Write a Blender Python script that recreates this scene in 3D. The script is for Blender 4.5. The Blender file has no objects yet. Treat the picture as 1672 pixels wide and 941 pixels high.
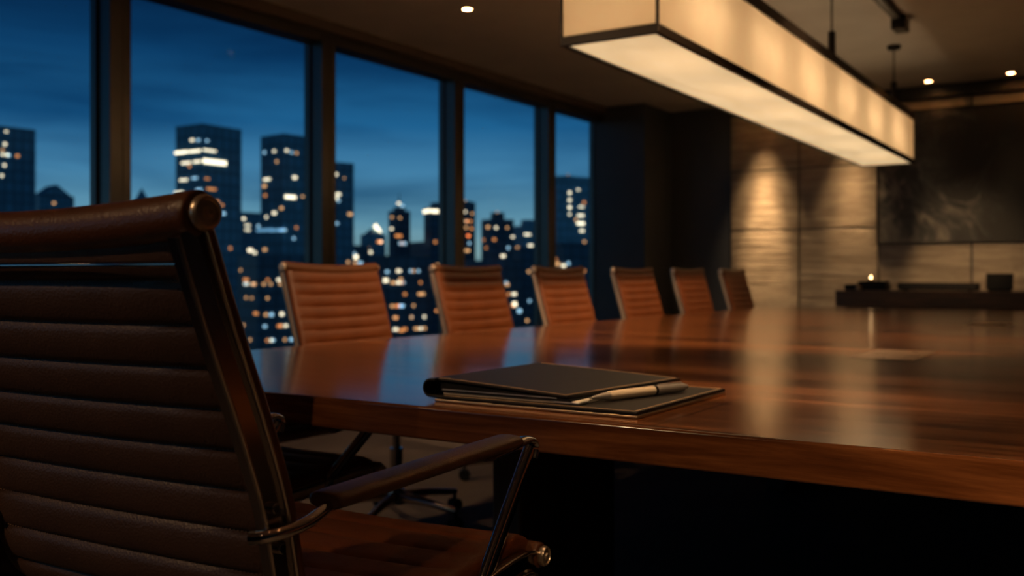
import bpy, bmesh, math, random
from mathutils import Vector, Matrix, noise

random.seed(7)
PI = math.pi
R = math.radians
sc = bpy.context.scene
COL = sc.collection

# ------------------------------------------------------------------ camera
W, H_, FPX = 1672, 941, 1600.0
TH = math.atan((1870 - 836) / FPX)          # the room's long axis runs to the right of the view axis
CT, ST = math.cos(TH), math.sin(TH)
HOR, CAMZ = 450.0, 1.0
cam_d = bpy.data.cameras.new('camera')
cam = bpy.data.objects.new('camera', cam_d)
COL.objects.link(cam)
cam.location = (0, 0, CAMZ)
cam.rotation_euler = (PI / 2, 0, TH)
cam_d.sensor_width = 36
cam_d.lens = 36 * FPX / W
cam_d.shift_y = -(H_ / 2 - HOR) / W
cam_d.clip_start = 0.05
cam_d.clip_end = 6000
cam_d.dof.use_dof = True
cam_d.dof.focus_distance = 1.42
cam_d.dof.aperture_fstop = 4.1
sc.camera = cam

def c2w(X, D, z=0.0):
    """camera-plane offset and depth -> world"""
    return Vector((X * CT - D * ST, X * ST + D * CT, z))

sc.view_settings.view_transform = 'Standard'
sc.view_settings.look = 'None'
sc.view_settings.gamma = 1
sc.view_settings.use_curve_mapping = False
sc.view_settings.exposure = 0.0
sc.cycles.use_denoising = True
sc.cycles.max_bounces = 8
sc.cycles.sample_clamp_indirect = 4.0

def s2l(r, g, b):
    f = lambda c: (c / 255 / 12.92) if c / 255 <= 0.04045 else ((c / 255 + 0.055) / 1.055) ** 2.4
    return (f(r), f(g), f(b), 1.0)

# ------------------------------------------------------------------ materials
class NT:
    def __init__(self, name):
        self.m = bpy.data.materials.new(name)
        self.m.use_nodes = True
        self.t = self.m.node_tree
        self.b = self.t.nodes['Principled BSDF']
        self.out = self.t.nodes['Material Output']
    def n(self, typ, **kw):
        nd = self.t.nodes.new(typ)
        for k, v in kw.items():
            if k in nd.inputs: nd.inputs[k].default_value = v
            else: setattr(nd, k, v)
        return nd
    def l(self, a, b): self.t.links.new(a, b)
    def set(self, **kw):
        for k, v in kw.items():
            self.b.inputs[k.replace('_', ' ')].default_value = v
        return self
    def coords(self, scale=(1, 1, 1), rot=(0, 0, 0), which='Object'):
        tc = self.n('ShaderNodeTexCoord')
        mp = self.n('ShaderNodeMapping')
        mp.inputs['Scale'].default_value = scale
        mp.inputs['Rotation'].default_value = rot
        self.l(tc.outputs[which], mp.inputs['Vector'])
        return mp.outputs['Vector']
    def noise(self, vec, scale, detail=4, rough=0.5, dist=0.0):
        nd = self.n('ShaderNodeTexNoise')
        nd.inputs['Scale'].default_value = scale
        nd.inputs['Detail'].default_value = detail
        nd.inputs['Roughness'].default_value = rough
        nd.inputs['Distortion'].default_value = dist
        self.l(vec, nd.inputs['Vector'])
        return nd.outputs['Fac']
    def ramp(self, fac, stops):
        nd = self.n('ShaderNodeValToRGB')
        e = nd.color_ramp.elements
        while len(e) < len(stops): e.new(0.5)
        for el, (p, c) in zip(e, stops):
            el.position = p
            el.color = c if len(c) == 4 else (*c, 1)
        self.l(fac, nd.inputs['Fac'])
        return nd.outputs['Color']
    def bump(self, h, strength, dist=0.01, prev=None):
        nd = self.n('ShaderNodeBump')
        nd.inputs['Strength'].default_value = strength
        nd.inputs['Distance'].default_value = dist
        self.l(h, nd.inputs['Height'])
        if prev: self.l(prev, nd.inputs['Normal'])
        self.l(nd.outputs['Normal'], self.b.inputs['Normal'])
        return nd.outputs['Normal']

def simple(name, col, rough=0.5, metal=0.0, **kw):
    t = NT(name).set(Base_Color=(*col, 1), Roughness=rough, Metallic=metal, **kw)
    # a little unevenness in the finish so that no surface is perfectly uniform
    f = t.noise(t.coords(), 14, 3)
    mr = t.n('ShaderNodeMapRange')
    mr.inputs['To Min'].default_value = max(0.0, rough * 0.85)
    mr.inputs['To Max'].default_value = min(1.0, rough * 1.15 + 0.01)
    t.l(f, mr.inputs['Value'])
    t.l(mr.outputs['Result'], t.b.inputs['Roughness'])
    return t.m

def emit(name, col, strength):
    t = NT(name)
    t.set(Base_Color=(*col, 1), Roughness=0.5)
    t.b.inputs['Emission Color'].default_value = (*col, 1)
    t.b.inputs['Emission Strength'].default_value = strength
    return t.m

def leather(name, c0, c1, rough=0.42, grain=420, bump=0.25):
    t = NT(name)
    v = t.coords()
    f = t.noise(v, 9, 5, 0.6)
    t.l(t.ramp(f, [(0.3, c0), (0.7, c1)]), t.b.inputs['Base Color'])
    t.set(Roughness=rough)
    vo = t.n('ShaderNodeTexVoronoi')
    vo.inputs['Scale'].default_value = grain
    t.l(v, vo.inputs['Vector'])
    n1 = t.bump(vo.outputs['Distance'], bump, 0.0012)
    t.bump(t.noise(v, 45, 4), 0.2, 0.002, n1)
    return t.m

M = {}
M['leather'] = leather('brown leather', (0.145, 0.039, 0.0098), (0.20, 0.056, 0.0150), 0.40)
M['rear_leather'] = leather('dark brown rear leather', (0.075, 0.038, 0.024), (0.105, 0.054, 0.034), 0.46, 300, 0.35)
M['roll_leather'] = leather('dark saddle leather', (0.11, 0.040, 0.016), (0.15, 0.055, 0.022), 0.36, 300, 0.3)
M['arm_leather'] = leather('arm leather', (0.115, 0.052, 0.028), (0.15, 0.068, 0.036), 0.42)
M['black_leather'] = leather('black leather', (0.008, 0.0072, 0.0070), (0.013, 0.0115, 0.011), 0.46, 520, 0.18)
M['black_leather'].node_tree.nodes['Principled BSDF'].inputs['Specular IOR Level'].default_value = 0.3
M['chrome'] = simple('polished chrome', (0.62, 0.60, 0.58), 0.07, 1.0)
M['cap'] = simple('satin nickel', (0.72, 0.60, 0.47), 0.33, 0.85)
M['lamplit_chrome'] = simple('lamplit warm chrome', (0.95, 0.74, 0.52), 0.42, 0.75)  # far chair rails: warm lamplight put into the chrome's own colour
M['satin_chrome'] = simple('satin chrome', (0.70, 0.64, 0.57), 0.24, 1.0)
M['dark_chrome'] = simple('smoked chrome', (0.36, 0.32, 0.29), 0.16, 1.0)
M['black_metal'] = simple('black metal', (0.012, 0.010, 0.009), 0.38, 0.6)
M['lamp_frame'] = simple('bronze black lamp frame', (0.018, 0.013, 0.010), 0.34, 0.5)
M['thread'] = simple('tan thread', (0.80, 0.55, 0.33), 0.7)
M['brown_thread'] = simple('brown thread', (0.30, 0.17, 0.10), 0.6)
M['paper'] = simple('paper', (0.62, 0.57, 0.49), 0.8)
M['silver'] = simple('brushed silver', (0.66, 0.64, 0.61), 0.34, 0.75)
M['brass_edge'] = simple('dull brass edge', (0.46, 0.34, 0.22), 0.3, 0.9)
M['hatch'] = simple('satin bronze lid', (0.34, 0.22, 0.14), 0.28, 0.6)
M['ivory'] = simple('ivory lacquer', (0.78, 0.66, 0.50), 0.32)
M['black_plastic'] = simple('black plastic', (0.008, 0.009, 0.011), 0.6)
M['black_plastic'].node_tree.nodes['Principled BSDF'].inputs['Specular IOR Level'].default_value = 0.2
M['candle_glass'] = simple('candle cup', (0.30, 0.22, 0.14), 0.25)
M['mullion'] = simple('bronze window frame', (0.125, 0.12, 0.12), 0.30, 0.75)
M['sash'] = simple('black gasket', (0.012, 0.011, 0.011), 0.5)
M['frame_dark'] = simple('art frame black', (0.008, 0.008, 0.008), 0.5)

def wood(name, grain_axis, dark, mid, light, rough=0.16, seams=False, coat=0.0):
    t = NT(name)
    sc_ = {'x': (0.55, 9.0, 9.0), 'y': (9.0, 0.55, 9.0), 'z': (9.0, 9.0, 0.55)}[grain_axis]
    v = t.coords(sc_)
    f = t.noise(v, 2.2, 8, 0.62, 1.1)
    f2 = t.noise(v, 9.0, 5, 0.7, 0.2)
    mx = t.n('ShaderNodeMath', operation='MULTIPLY_ADD')
    mx.inputs[1].default_value = 0.35
    t.l(f2, mx.inputs[0]); t.l(f, mx.inputs[2])
    colr = t.ramp(mx.outputs[0], [(0.46, dark), (0.66, mid), (0.86, light)])
    if seams:
        v3 = t.coords((0.22, 2.6, 1.0))
        f3 = t.noise(v3, 2.0, 3, 0.5, 0.3)
        r3 = t.ramp(f3, [(0.36, (0.45, 0.43, 0.41)), (0.5, (0.95, 0.95, 0.95)), (0.64, (1.45, 1.4, 1.35))])
        m3 = t.n('ShaderNodeMix', data_type='RGBA'); m3.blend_type = 'MULTIPLY'; m3.inputs['Factor'].default_value = 1.0
        t.l(colr, m3.inputs['A']); t.l(r3, m3.inputs['B']); colr = m3.outputs['Result']
        tc = t.n('ShaderNodeTexCoord')
        sep = t.n('ShaderNodeSeparateXYZ')
        t.l(tc.outputs['Object'], sep.inputs[0])
        def line(out, pos, hwid):
            a = t.n('ShaderNodeMath', operation='SUBTRACT'); t.l(out, a.inputs[0]); a.inputs[1].default_value = pos
            b = t.n('ShaderNodeMath', operation='ABSOLUTE'); t.l(a.outputs[0], b.inputs[0])
            c = t.n('ShaderNodeMath', operation='LESS_THAN'); t.l(b.outputs[0], c.inputs[0]); c.inputs[1].default_value = hwid
            return c.outputs[0]
        acc = None
        for out, pos in seams(sep):
            ln = line(out, pos, 0.0035 if out.name == 'Y' else 0.0015)
            if acc is None: acc = ln
            else:
                m = t.n('ShaderNodeMath', operation='MAXIMUM'); t.l(acc, m.inputs[0]); t.l(ln, m.inputs[1]); acc = m.outputs[0]
        ge = t.n('ShaderNodeNewGeometry'); sg = t.n('ShaderNodeSeparateXYZ'); t.l(ge.outputs['Normal'], sg.inputs[0])
        up = t.n('ShaderNodeMath', operation='GREATER_THAN'); up.inputs[1].default_value = 0.9; t.l(sg.outputs['Z'], up.inputs[0])
        am = t.n('ShaderNodeMath', operation='MULTIPLY'); t.l(acc, am.inputs[0]); t.l(up.outputs[0], am.inputs[1]); acc = am.outputs[0]
        mixn = t.n('ShaderNodeMix', data_type='RGBA')
        mixn.inputs['B'].default_value = (dark[0] * .15, dark[1] * .15, dark[2] * .15, 1)
        t.l(acc, mixn.inputs['Factor']); t.l(colr, mixn.inputs['A'])
        colr = mixn.outputs['Result']
    t.l(colr, t.b.inputs['Base Color'])
    mr = t.n('ShaderNodeMapRange')
    mr.inputs['To Min'].default_value = rough * 0.75
    mr.inputs['To Max'].default_value = rough * 1.7
    if seams: f2 = f3
    t.l(f2, mr.inputs['Value'])
    t.l(mr.outputs['Result'], t.b.inputs['Roughness'])
    if not seams: t.bump(f2, 0.06, 0.003)
    else:
        t.set(IOR=1.75)
        t.bump(f2, 0.012, 0.0012)
    t.b.inputs['Coat Weight'].default_value = coat
    t.b.inputs['Coat Roughness'].default_value = 0.06
    return t.m

def table_seams(sep):
    # object space of the tabletop (origin at its centre on the floor)
    return [(sep.outputs['Y'], y) for y in (-2.54, -1.1, 1.1, 2.5)] + [(sep.outputs['X'], x) for x in (-0.015, -1.2, 1.2)]
M['table'] = wood('walnut tabletop', 'x', (0.034, 0.0112, 0.0036), (0.125, 0.042, 0.0128), (0.25, 0.092, 0.030), 0.12, table_seams, 0.0)
M['table_base'] = wood('dark walnut base', 'z', (0.02, 0.009, 0.005), (0.04, 0.018, 0.009), (0.07, 0.03, 0.015), 0.4)
M['credenza'] = wood('dark credenza wood', 'x', (0.02, 0.008, 0.004), (0.05, 0.02, 0.009), (0.09, 0.035, 0.016), 0.3)

def plaster(name, c, rough=0.85):
    t = NT(name)
    v = t.coords()
    f = t.noise(v, 2.5, 6, 0.6)
    t.l(t.ramp(f, [(0.3, tuple(x * 0.88 for x in c)), (0.7, c)]), t.b.inputs['Base Color'])
    t.set(Roughness=rough)
    t.bump(t.noise(v, 60, 4), 0.08, 0.004)
    return t.m
M['ceiling'] = plaster('ceiling plaster', (0.72, 0.68, 0.64))
M['dark_wall'] = plaster('charcoal wall panel', (0.085, 0.095, 0.11), 0.45)
M['bulkhead'] = plaster('bulkhead paint', (0.15, 0.115, 0.095), 0.7)

def stone():
    t = NT('layered limestone cladding')
    v = t.coords((0.9, 0.9, 13))
    f = t.noise(v, 1.6, 7, 0.62, 0.6)
    f2 = t.noise(t.coords((1.3, 1.3, 4)), 1.8, 5, 0.6, 0.8)
    mm = t.n('ShaderNodeMath', operation='MULTIPLY_ADD')
    mm.inputs[1].default_value = 0.7
    t.l(f2, mm.inputs[0]); t.l(f, mm.inputs[2])
    t.l(t.ramp(mm.outputs[0], [(0.55, (0.20, 0.16, 0.125)), (0.85, (0.36, 0.30, 0.235)), (1.1, (0.47, 0.40, 0.32))]), t.b.inputs['Base Color'])
    t.set(Roughness=0.6)
    t.bump(f, 0.5, 0.02)
    return t.m
M['stone'] = stone()

def floor_mat():
    t = NT('dark brown carpet')
    v = t.coords((1, 1, 1))
    f = t.noise(v, 3, 6, 0.6, 0.5)
    t.l(t.ramp(f, [(0.3, (0.085, 0.066, 0.054)), (0.7, (0.13, 0.105, 0.088))]), t.b.inputs['Base Color'])
    t.set(Roughness=0.75)
    t.b.inputs['Specular IOR Level'].default_value = 0.2
    t.bump(t.noise(v, 300, 4), 0.3, 0.004)
    return t.m
M['floor'] = floor_mat()

def art_mat():
    t = NT('smoke painting')
    v = t.coords((1, 1, 1))
    w = t.n('ShaderNodeTexNoise')
    w.inputs['Scale'].default_value = 1.5; w.inputs['Detail'].default_value = 6; w.inputs['Distortion'].default_value = 1.6
    t.l(v, w.inputs['Vector'])
    va = t.n('ShaderNodeVectorMath', operation='MULTIPLY_ADD')
    va.inputs[1].default_value = (1.4, 1.4, 1.4)
    t.l(w.outputs['Color'], va.inputs[0]); t.l(v, va.inputs[2])
    f = t.noise(va.outputs[0], 1.5, 9, 0.6, 0.7)
    # wisps gather on the painting's left half, as painted
    sep = t.n('ShaderNodeSeparateXYZ'); t.l(v, sep.inputs[0])
    mr = t.n('ShaderNodeMapRange'); mr.inputs['From Min'].default_value = -1.05; mr.inputs['From Max'].default_value = 0.25
    mr.inputs['To Min'].default_value = 0.12; mr.inputs['To Max'].default_value = -0.10
    t.l(sep.outputs['X'], mr.inputs['Value'])
    ad = t.n('ShaderNodeMath', operation='ADD'); t.l(f, ad.inputs[0]); t.l(mr.outputs['Result'], ad.inputs[1])
    t.l(t.ramp(ad.outputs[0], [(0.44, (0.007, 0.008, 0.010)), (0.56, (0.035, 0.038, 0.043)), (0.68, (0.16, 0.15, 0.14)), (0.85, (0.42, 0.38, 0.34))]), t.b.inputs['Base Color'])
    t.set(Roughness=0.55)
    return t.m
M['art'] = art_mat()

def glass_mat():
    t = NT('window glass')
    t.t.nodes.remove(t.b)
    tr = t.n('ShaderNodeBsdfTransparent'); tr.inputs['Color'].default_value = (0.93, 0.97, 0.98, 1)
    gl = t.n('ShaderNodeBsdfGlossy'); gl.inputs['Roughness'].default_value = 0.01; gl.inputs['Color'].default_value = (0.8, 0.9, 0.95, 1)
    lw = t.n('ShaderNodeLayerWeight'); lw.inputs['Blend'].default_value = 0.12
    mx = t.n('ShaderNodeMixShader')
    mu = t.n('ShaderNodeMath', operation='MULTIPLY'); mu.inputs[1].default_value = 0.35
    t.l(lw.outputs['Fresnel'], mu.inputs[0])
    t.l(mu.outputs[0], mx.inputs[0]); t.l(tr.outputs[0], mx.inputs[1]); t.l(gl.outputs[0], mx.inputs[2])
    t.l(mx.outputs[0], t.out.inputs['Surface'])
    return t.m
M['glass'] = glass_mat()

def shade_mat(name, tint, emis, trans, mottle=0.92):
    """lamp shade cloth: lets the bulbs behind it show through, plus the even glow of its light strip"""
    t = NT(name)
    t.t.nodes.remove(t.b)
    v = t.coords((1, 1, 1))
    f = t.noise(v, 4.5, 5, 0.55, 0.4)
    colr = t.ramp(f, [(0.25, tuple(c * 0.86 for c in tint)), (0.75, tint)])
    tl = t.n('ShaderNodeBsdfTranslucent'); df = t.n('ShaderNodeBsdfDiffuse')
    t.l(colr, tl.inputs['Color']); t.l(colr, df.inputs['Color'])
    mx = t.n('ShaderNodeMixShader'); mx.inputs[0].default_value = trans
    t.l(df.outputs[0], mx.inputs[1]); t.l(tl.outputs[0], mx.inputs[2])
    em = t.n('ShaderNodeEmission'); em.inputs['Strength'].default_value = 1.0
    fm = t.noise(t.coords((3.2, 1.1, 1)), 1.6, 4, 0.55, 1.2)
    t.l(t.ramp(fm, [(0.35, tuple(c * mottle for c in emis)), (0.62, tuple(c * 1.04 for c in emis))]), em.inputs['Color'])
    ad = t.n('ShaderNodeAddShader')
    t.l(mx.outputs[0], ad.inputs[0]); t.l(em.outputs[0], ad.inputs[1])
    t.l(ad.outputs[0], t.out.inputs['Surface'])
    return t.m
M['shade'] = shade_mat('lamp shade cloth', (0.92, 0.82, 0.66), (0.17, 0.085, 0.031), 0.95)
M['diffuser'] = shade_mat('lamp bottom diffuser', (0.85, 0.76, 0.62), (0.62, 0.45, 0.245), 0.6, 0.80)

def facade(name, c, floor_h=3.6, bay=3.0):
    t = NT(name)
    v = t.coords((1, 1, 1))
    br = t.n('ShaderNodeTexBrick')
    br.offset = 0.0
    br.inputs['Scale'].default_value = 1.0
    br.inputs['Brick Width'].default_value = bay
    br.inputs['Row Height'].default_value = floor_h
    br.inputs['Mortar Size'].default_value = 0.35
    br.inputs['Color1'].default_value = (*[x * 0.8 for x in c], 1)
    br.inputs['Color2'].default_value = (*[x * 1.15 for x in c], 1)
    br.inputs['Mortar'].default_value = (*[x * 0.55 for x in c], 1)
    # run the grid round the tower: (x + y, z)
    sep = t.n('ShaderNodeSeparateXYZ'); t.l(v, sep.inputs[0])
    ad = t.n('ShaderNodeMath', operation='ADD'); t.l(sep.outputs['X'], ad.inputs[0]); t.l(sep.outputs['Y'], ad.inputs[1])
    cb = t.n('ShaderNodeCombineXYZ'); t.l(ad.outputs[0], cb.inputs['X']); t.l(sep.outputs['Z'], cb.inputs['Y'])
    t.l(cb.outputs[0], br.inputs['Vector'])
    t.l(br.outputs['Color'], t.b.inputs['Base Color'])
    t.set(Roughness=0.45)
    return t.m
M['fac_a'] = facade('hazed blue glass facade', (0.15, 0.42, 0.60))  # blue in these base colours stands in for haze and reflected sky
M['fac_b'] = facade('hazed slate facade', (0.26, 0.60, 0.80), 3.8, 2.4)
M['fac_c'] = facade('hazed navy facade', (0.065, 0.17, 0.27), 3.4, 3.6)
M['city_ground'] = simple('dark city ground', (0.02, 0.035, 0.05), 0.9)
M['win_warm'] = emit('warm window light', (1.0, 0.50, 0.20), 1.25)
M['win_orange'] = emit('orange window light', (1.0, 0.36, 0.10), 1.1)
M['win_white'] = emit('white window light', (1.0, 0.84, 0.58), 2.1)
M['win_cool'] = emit('cool window light', (0.45, 0.78, 1.0), 1.2)
M['win_bright'] = emit('bright lit floor', (1.0, 0.84, 0.58), 2.6)
M['win_blue'] = emit('blue lit floor', (0.22, 0.52, 0.80), 0.8)
M['bulb'] = emit('frosted bulb', (1.0, 0.78, 0.48), 6.0)
M['downlight_lens'] = emit('downlight lens', (1.0, 0.72, 0.42), 14.0)
M['flame'] = emit('candle flame', (1.0, 0.62, 0.28), 11.0)

# ------------------------------------------------------------------ mesh helpers
def new_bm(): return bmesh.new()

def add_box(bm, x0, x1, y0, y1, z0, z1, bev=0.0, seg=2):
    tmp = bmesh.new()
    bmesh.ops.create_cube(tmp, size=1.0)
    for v in tmp.verts:
        v.co = Vector(((x0 + x1) / 2 + v.co.x * (x1 - x0), (y0 + y1) / 2 + v.co.y * (y1 - y0), (z0 + z1) / 2 + v.co.z * (z1 - z0)))
    if bev > 0:
        bmesh.ops.bevel(tmp, geom=tmp.edges[:], offset=bev, segments=seg, profile=0.5, affect='EDGES')
    merge(bm, tmp)

def merge(bm, tmp, mat=None):
    if mat is not None: bmesh.ops.transform(tmp, matrix=mat, verts=tmp.verts[:])
    me = bpy.data.meshes.new('tmp')
    tmp.to_mesh(me); tmp.free()
    bm.from_mesh(me)
    bpy.data.meshes.remove(me)

def add_cyl(bm, p0, p1, r0, r1=None, seg=20, bev=0.0):
    p0, p1 = Vector(p0), Vector(p1)
    r1 = r0 if r1 is None else r1
    d = p1 - p0
    tmp = bmesh.new()
    bmesh.ops.create_cone(tmp, cap_ends=True, cap_tris=False, segments=seg, radius1=r0, radius2=r1, depth=d.length)
    if bev > 0:
        es = [e for e in tmp.edges if abs(e.verts[0].co.z - e.verts[1].co.z) < 1e-6]
        bmesh.ops.bevel(tmp, geom=es, offset=bev, segments=3, profile=0.5, affect='EDGES')
    m = Matrix.Translation((p0 + p1) / 2) @ d.to_track_quat('Z', 'Y').to_matrix().to_4x4()
    merge(bm, tmp, m)

def catmull(pts, per=6):
    pts = [Vector(p) for p in pts]
    out = []
    n = len(pts)
    for i in range(n - 1):
        p0 = pts[max(i - 1, 0)]; p1 = pts[i]; p2 = pts[i + 1]; p3 = pts[min(i + 2, n - 1)]
        for k in range(per):
            t = k / per
            out.append(0.5 * ((2 * p1) + (p2 - p0) * t + (2 * p0 - 5 * p1 + 4 * p2 - p3) * t * t + (3 * p1 - p0 - 3 * p2 + p3) * t ** 3))
    out.append(pts[-1])
    return out

def add_tube(bm, pts, r, seg=12, ratio=1.0, flat_axis=None):
    """tube along pts; ratio flattens it along flat_axis"""
    pts = [Vector(p) for p in pts]
    rings = []
    up = None
    for i, p in enumerate(pts):
        t = (pts[min(i + 1, len(pts) - 1)] - pts[max(i - 1, 0)]).normalized()
        if flat_axis is not None:
            a = Vector(flat_axis); a = (a - a.dot(t) * t).normalized()
        else:
            ref = up if up is not None else (Vector((0, 0, 1)) if abs(t.z) < 0.9 else Vector((1, 0, 0)))
            a = (ref - ref.dot(t) * t).normalized()
            up = a
        b = t.cross(a).normalized()
        rr = r[i] if isinstance(r, (list, tuple)) else r
        rings.append([bm.verts.new(p + a * math.cos(2 * PI * k / seg) * rr * ratio + b * math.sin(2 * PI * k / seg) * rr) for k in range(seg)])
    for i in range(len(rings) - 1):
        for k in range(seg):
            bm.faces.new((rings[i][k], rings[i][(k + 1) % seg], rings[i + 1][(k + 1) % seg], rings[i + 1][k]))
    bm.faces.new(rings[0][::-1]); bm.faces.new(rings[-1])

def add_sweep(bm, path, prof):
    """path of (y, z) points, profile of (x, n) points; n is the normal on the sitter's side"""
    rings = []
    for i, p in enumerate(path):
        a = path[max(i - 1, 0)]; b = path[min(i + 1, len(path) - 1)]
        t = Vector((b[0] - a[0], b[1] - a[1])).normalized()
        n = Vector((-t.y, t.x))
        rings.append([bm.verts.new((x, p[0] + n.x * h, p[1] + n.y * h)) for x, h in prof])
    m = len(prof)
    for i in range(len(rings) - 1):
        for k in range(m):
            bm.faces.new((rings[i][k], rings[i][(k + 1) % m], rings[i + 1][(k + 1) % m], rings[i + 1][k]))
    bm.faces.new(rings[0][::-1]); bm.faces.new(rings[-1])

def add_lathe(bm, prof, seg=24, origin=(0, 0, 0)):
    o = Vector(origin)
    rings = []
    for r, z in prof:
        rings.append([bm.verts.new(o + Vector((r * math.cos(2 * PI * k / seg), r * math.sin(2 * PI * k / seg), z))) for k in range(seg)])
    for i in range(len(rings) - 1):
        for k in range(seg):
            bm.faces.new((rings[i][k], rings[i][(k + 1) % seg], rings[i + 1][(k + 1) % seg], rings[i + 1][k]))
    if prof[0][0] > 1e-5: bm.faces.new(rings[0][::-1])
    if prof[-1][0] > 1e-5: bm.faces.new(rings[-1])

def obj(name, bm, mat, parent=None, loc=None, smooth=None, rotz=None):
    bmesh.ops.remove_doubles(bm, verts=bm.verts[:], dist=1e-6)
    bmesh.ops.recalc_face_normals(bm, faces=bm.faces[:])
    me = bpy.data.meshes.new(name)
    bm.to_mesh(me); bm.free()
    if smooth:
        for p in me.polygons: p.use_smooth = True
        me.set_sharp_from_angle(angle=R(smooth))
    me.materials.append(M[mat] if isinstance(mat, str) else mat)
    o = bpy.data.objects.new(name, me)
    COL.objects.link(o)
    if smooth and len(me.polygons) < 600:
        wn = o.modifiers.new('weighted normals', 'WEIGHTED_NORMAL'); wn.keep_sharp = True; wn.weight = 100
    if parent: o.parent = parent
    if loc is not None: o.location = loc
    if rotz is not None: o.rotation_euler.z = rotz
    return o

def empty(name, loc=(0, 0, 0), rotz=0.0, parent=None):
    o = bpy.data.objects.new(name, None)
    o.empty_display_size = 0.1
    COL.objects.link(o)
    o.location = loc; o.rotation_euler = (0, 0, rotz)
    if parent: o.parent = parent
    return o

def tag(o, label=None, cat=None, group=None, kind=None):
    if label: o['label'] = label
    if cat: o['category'] = cat
    if group: o['group'] = group
    if kind: o['kind'] = kind
    return o

def structure(o, label=None, cat=None):
    return tag(o, label, cat, kind='structure')

def copy_tree(o, parent=None):
    c = o.copy(); COL.objects.link(c)
    if parent: c.parent = parent
    for ch in list(o.children): copy_tree(ch, c)
    return c

def box_obj(name, b, mat, parent=None, bev=0.0, smooth=None):
    bm = new_bm(); add_box(bm, *b, bev=bev)
    return obj(name, bm, mat, parent, smooth=smooth or (40 if bev else None))

# ------------------------------------------------------------------ the room
XW = -5.21            # room face of the window wall
XR, YB, YN = 4.6, 10.7, -6.5
CEIL = 2.92
structure(box_obj('floor', (XW - 0.4, XR + 0.2, YN - 0.2, YB + 0.2, -0.2, 0.0), 'floor'), 'dark brown floor under the conference table', 'floor')
structure(box_obj('ceiling', (XW - 0.4, XR + 0.2, YN - 0.2, YB + 0.2, CEIL, CEIL + 0.2), 'ceiling'), 'plain plaster ceiling above the long lamp', 'ceiling')
structure(box_obj('wall_right', (XR, XR + 0.2, YN, YB, 0, CEIL), 'dark_wall'), 'dark wall opposite the windows', 'wall')
structure(box_obj('wall_front', (XW, XR, YN - 0.2, YN, 0, CEIL), 'dark_wall'), 'dark wall behind the head of the table', 'wall')
structure(box_obj('wall_back', (XW - 0.4, XR, YB, YB + 0.2, 0, CEIL), 'dark_wall'), 'charcoal end wall behind the stone cladding', 'wall')
structure(box_obj('wall_pier', (-5.39, -4.69, 9.98, YB, 0, CEIL), 'dark_wall'), 'dark square pier in the corner beside the last window', 'pier')

# stone cladding of the end wall: each slab a mesh, with open joints
slabs = new_bm()
xs = [-3.95, -3.17, -2.34, -1.45, -0.55, 0.35, 1.25, 2.2, 3.4, XR]
zs = [0.0, 1.5, 2.17, 2.80]
for i in range(len(xs) - 1):
    for j in range(len(zs) - 1):
        add_box(slabs, xs[i] + 0.010, xs[i + 1] - 0.010, YB - 0.03, YB, zs[j] + (0.009 if j else 0), zs[j + 1] - 0.009, 0.003, 1)
structure(obj('wall_stone', slabs, 'stone', smooth=30), 'layered stone wall washed by downlights at the far end', 'wall')
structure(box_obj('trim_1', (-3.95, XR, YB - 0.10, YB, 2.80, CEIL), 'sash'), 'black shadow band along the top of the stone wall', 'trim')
structure(box_obj('trim_2', (XW - 0.02, XW + 0.05, YN, 9.98, 2.84, CEIL), 'bulkhead', bev=0.004), 'narrow bulkhead strip over the windows', 'trim')
structure(box_obj('baseboard_left', (XW - 0.17, XW + 0.02, YN, 9.98, 0, 0.12), 'mullion', bev=0.004), 'low sill rail along the foot of the windows', 'baseboard')

# windows and the posts between them
right_edges = [-5.02, -3.27, -1.50, 0.26, 2.01, 3.773, 5.577, 7.268, 8.915]
mw = 0.15
for k, y in enumerate(right_edges):
    bm = new_bm()
    add_box(bm, XW - 0.172, XW, y - mw, y, 0.12, 2.84, 0.006, 2)
    add_box(bm, XW, XW + 0.004, y - 0.062, y - 0.052, 0.12, 2.84)      # shadow joint cover
    structure(obj('trim_%d' % (k + 3), bm, 'mullion', smooth=40), 'dark upright window post', 'window post')
for k in range(len(right_edges)):
    y0 = right_edges[k]
    y1 = right_edges[k + 1] - mw if k + 1 < len(right_edges) else 9.98
    w = structure(empty('window_%d' % (k + 1), (XW - 0.15, (y0 + y1) / 2, 0.12)), 'tall window looking over the city at dusk', 'window')
    hw = (y1 - y0) / 2
    fr = new_bm()
    z1 = 2.64
    add_box(fr, -0.02, 0.035, -hw, -hw + 0.018, 0, z1)
    add_box(fr, -0.02, 0.035, hw - 0.018, hw, 0, z1)
    add_box(fr, -0.02, 0.035, -hw + 0.018, hw - 0.018, 0, 0.03)
    obj('window_frame', fr, 'mullion', w)
    hd = new_bm()
    add_box(hd, -0.02, 0.15, -hw, hw, z1, 2.72, 0.004, 1)
    obj('window_head', hd, 'mullion', w)
    pn = new_bm()
    pn_v = [pn.verts.new(c) for c in ((0, -hw + 0.018, 0.03), (0, hw - 0.018, 0.03), (0, hw - 0.018, z1), (0, -hw + 0.018, z1))]
    pn.faces.new(pn_v)
    obj('pane', pn, 'glass', w)

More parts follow.
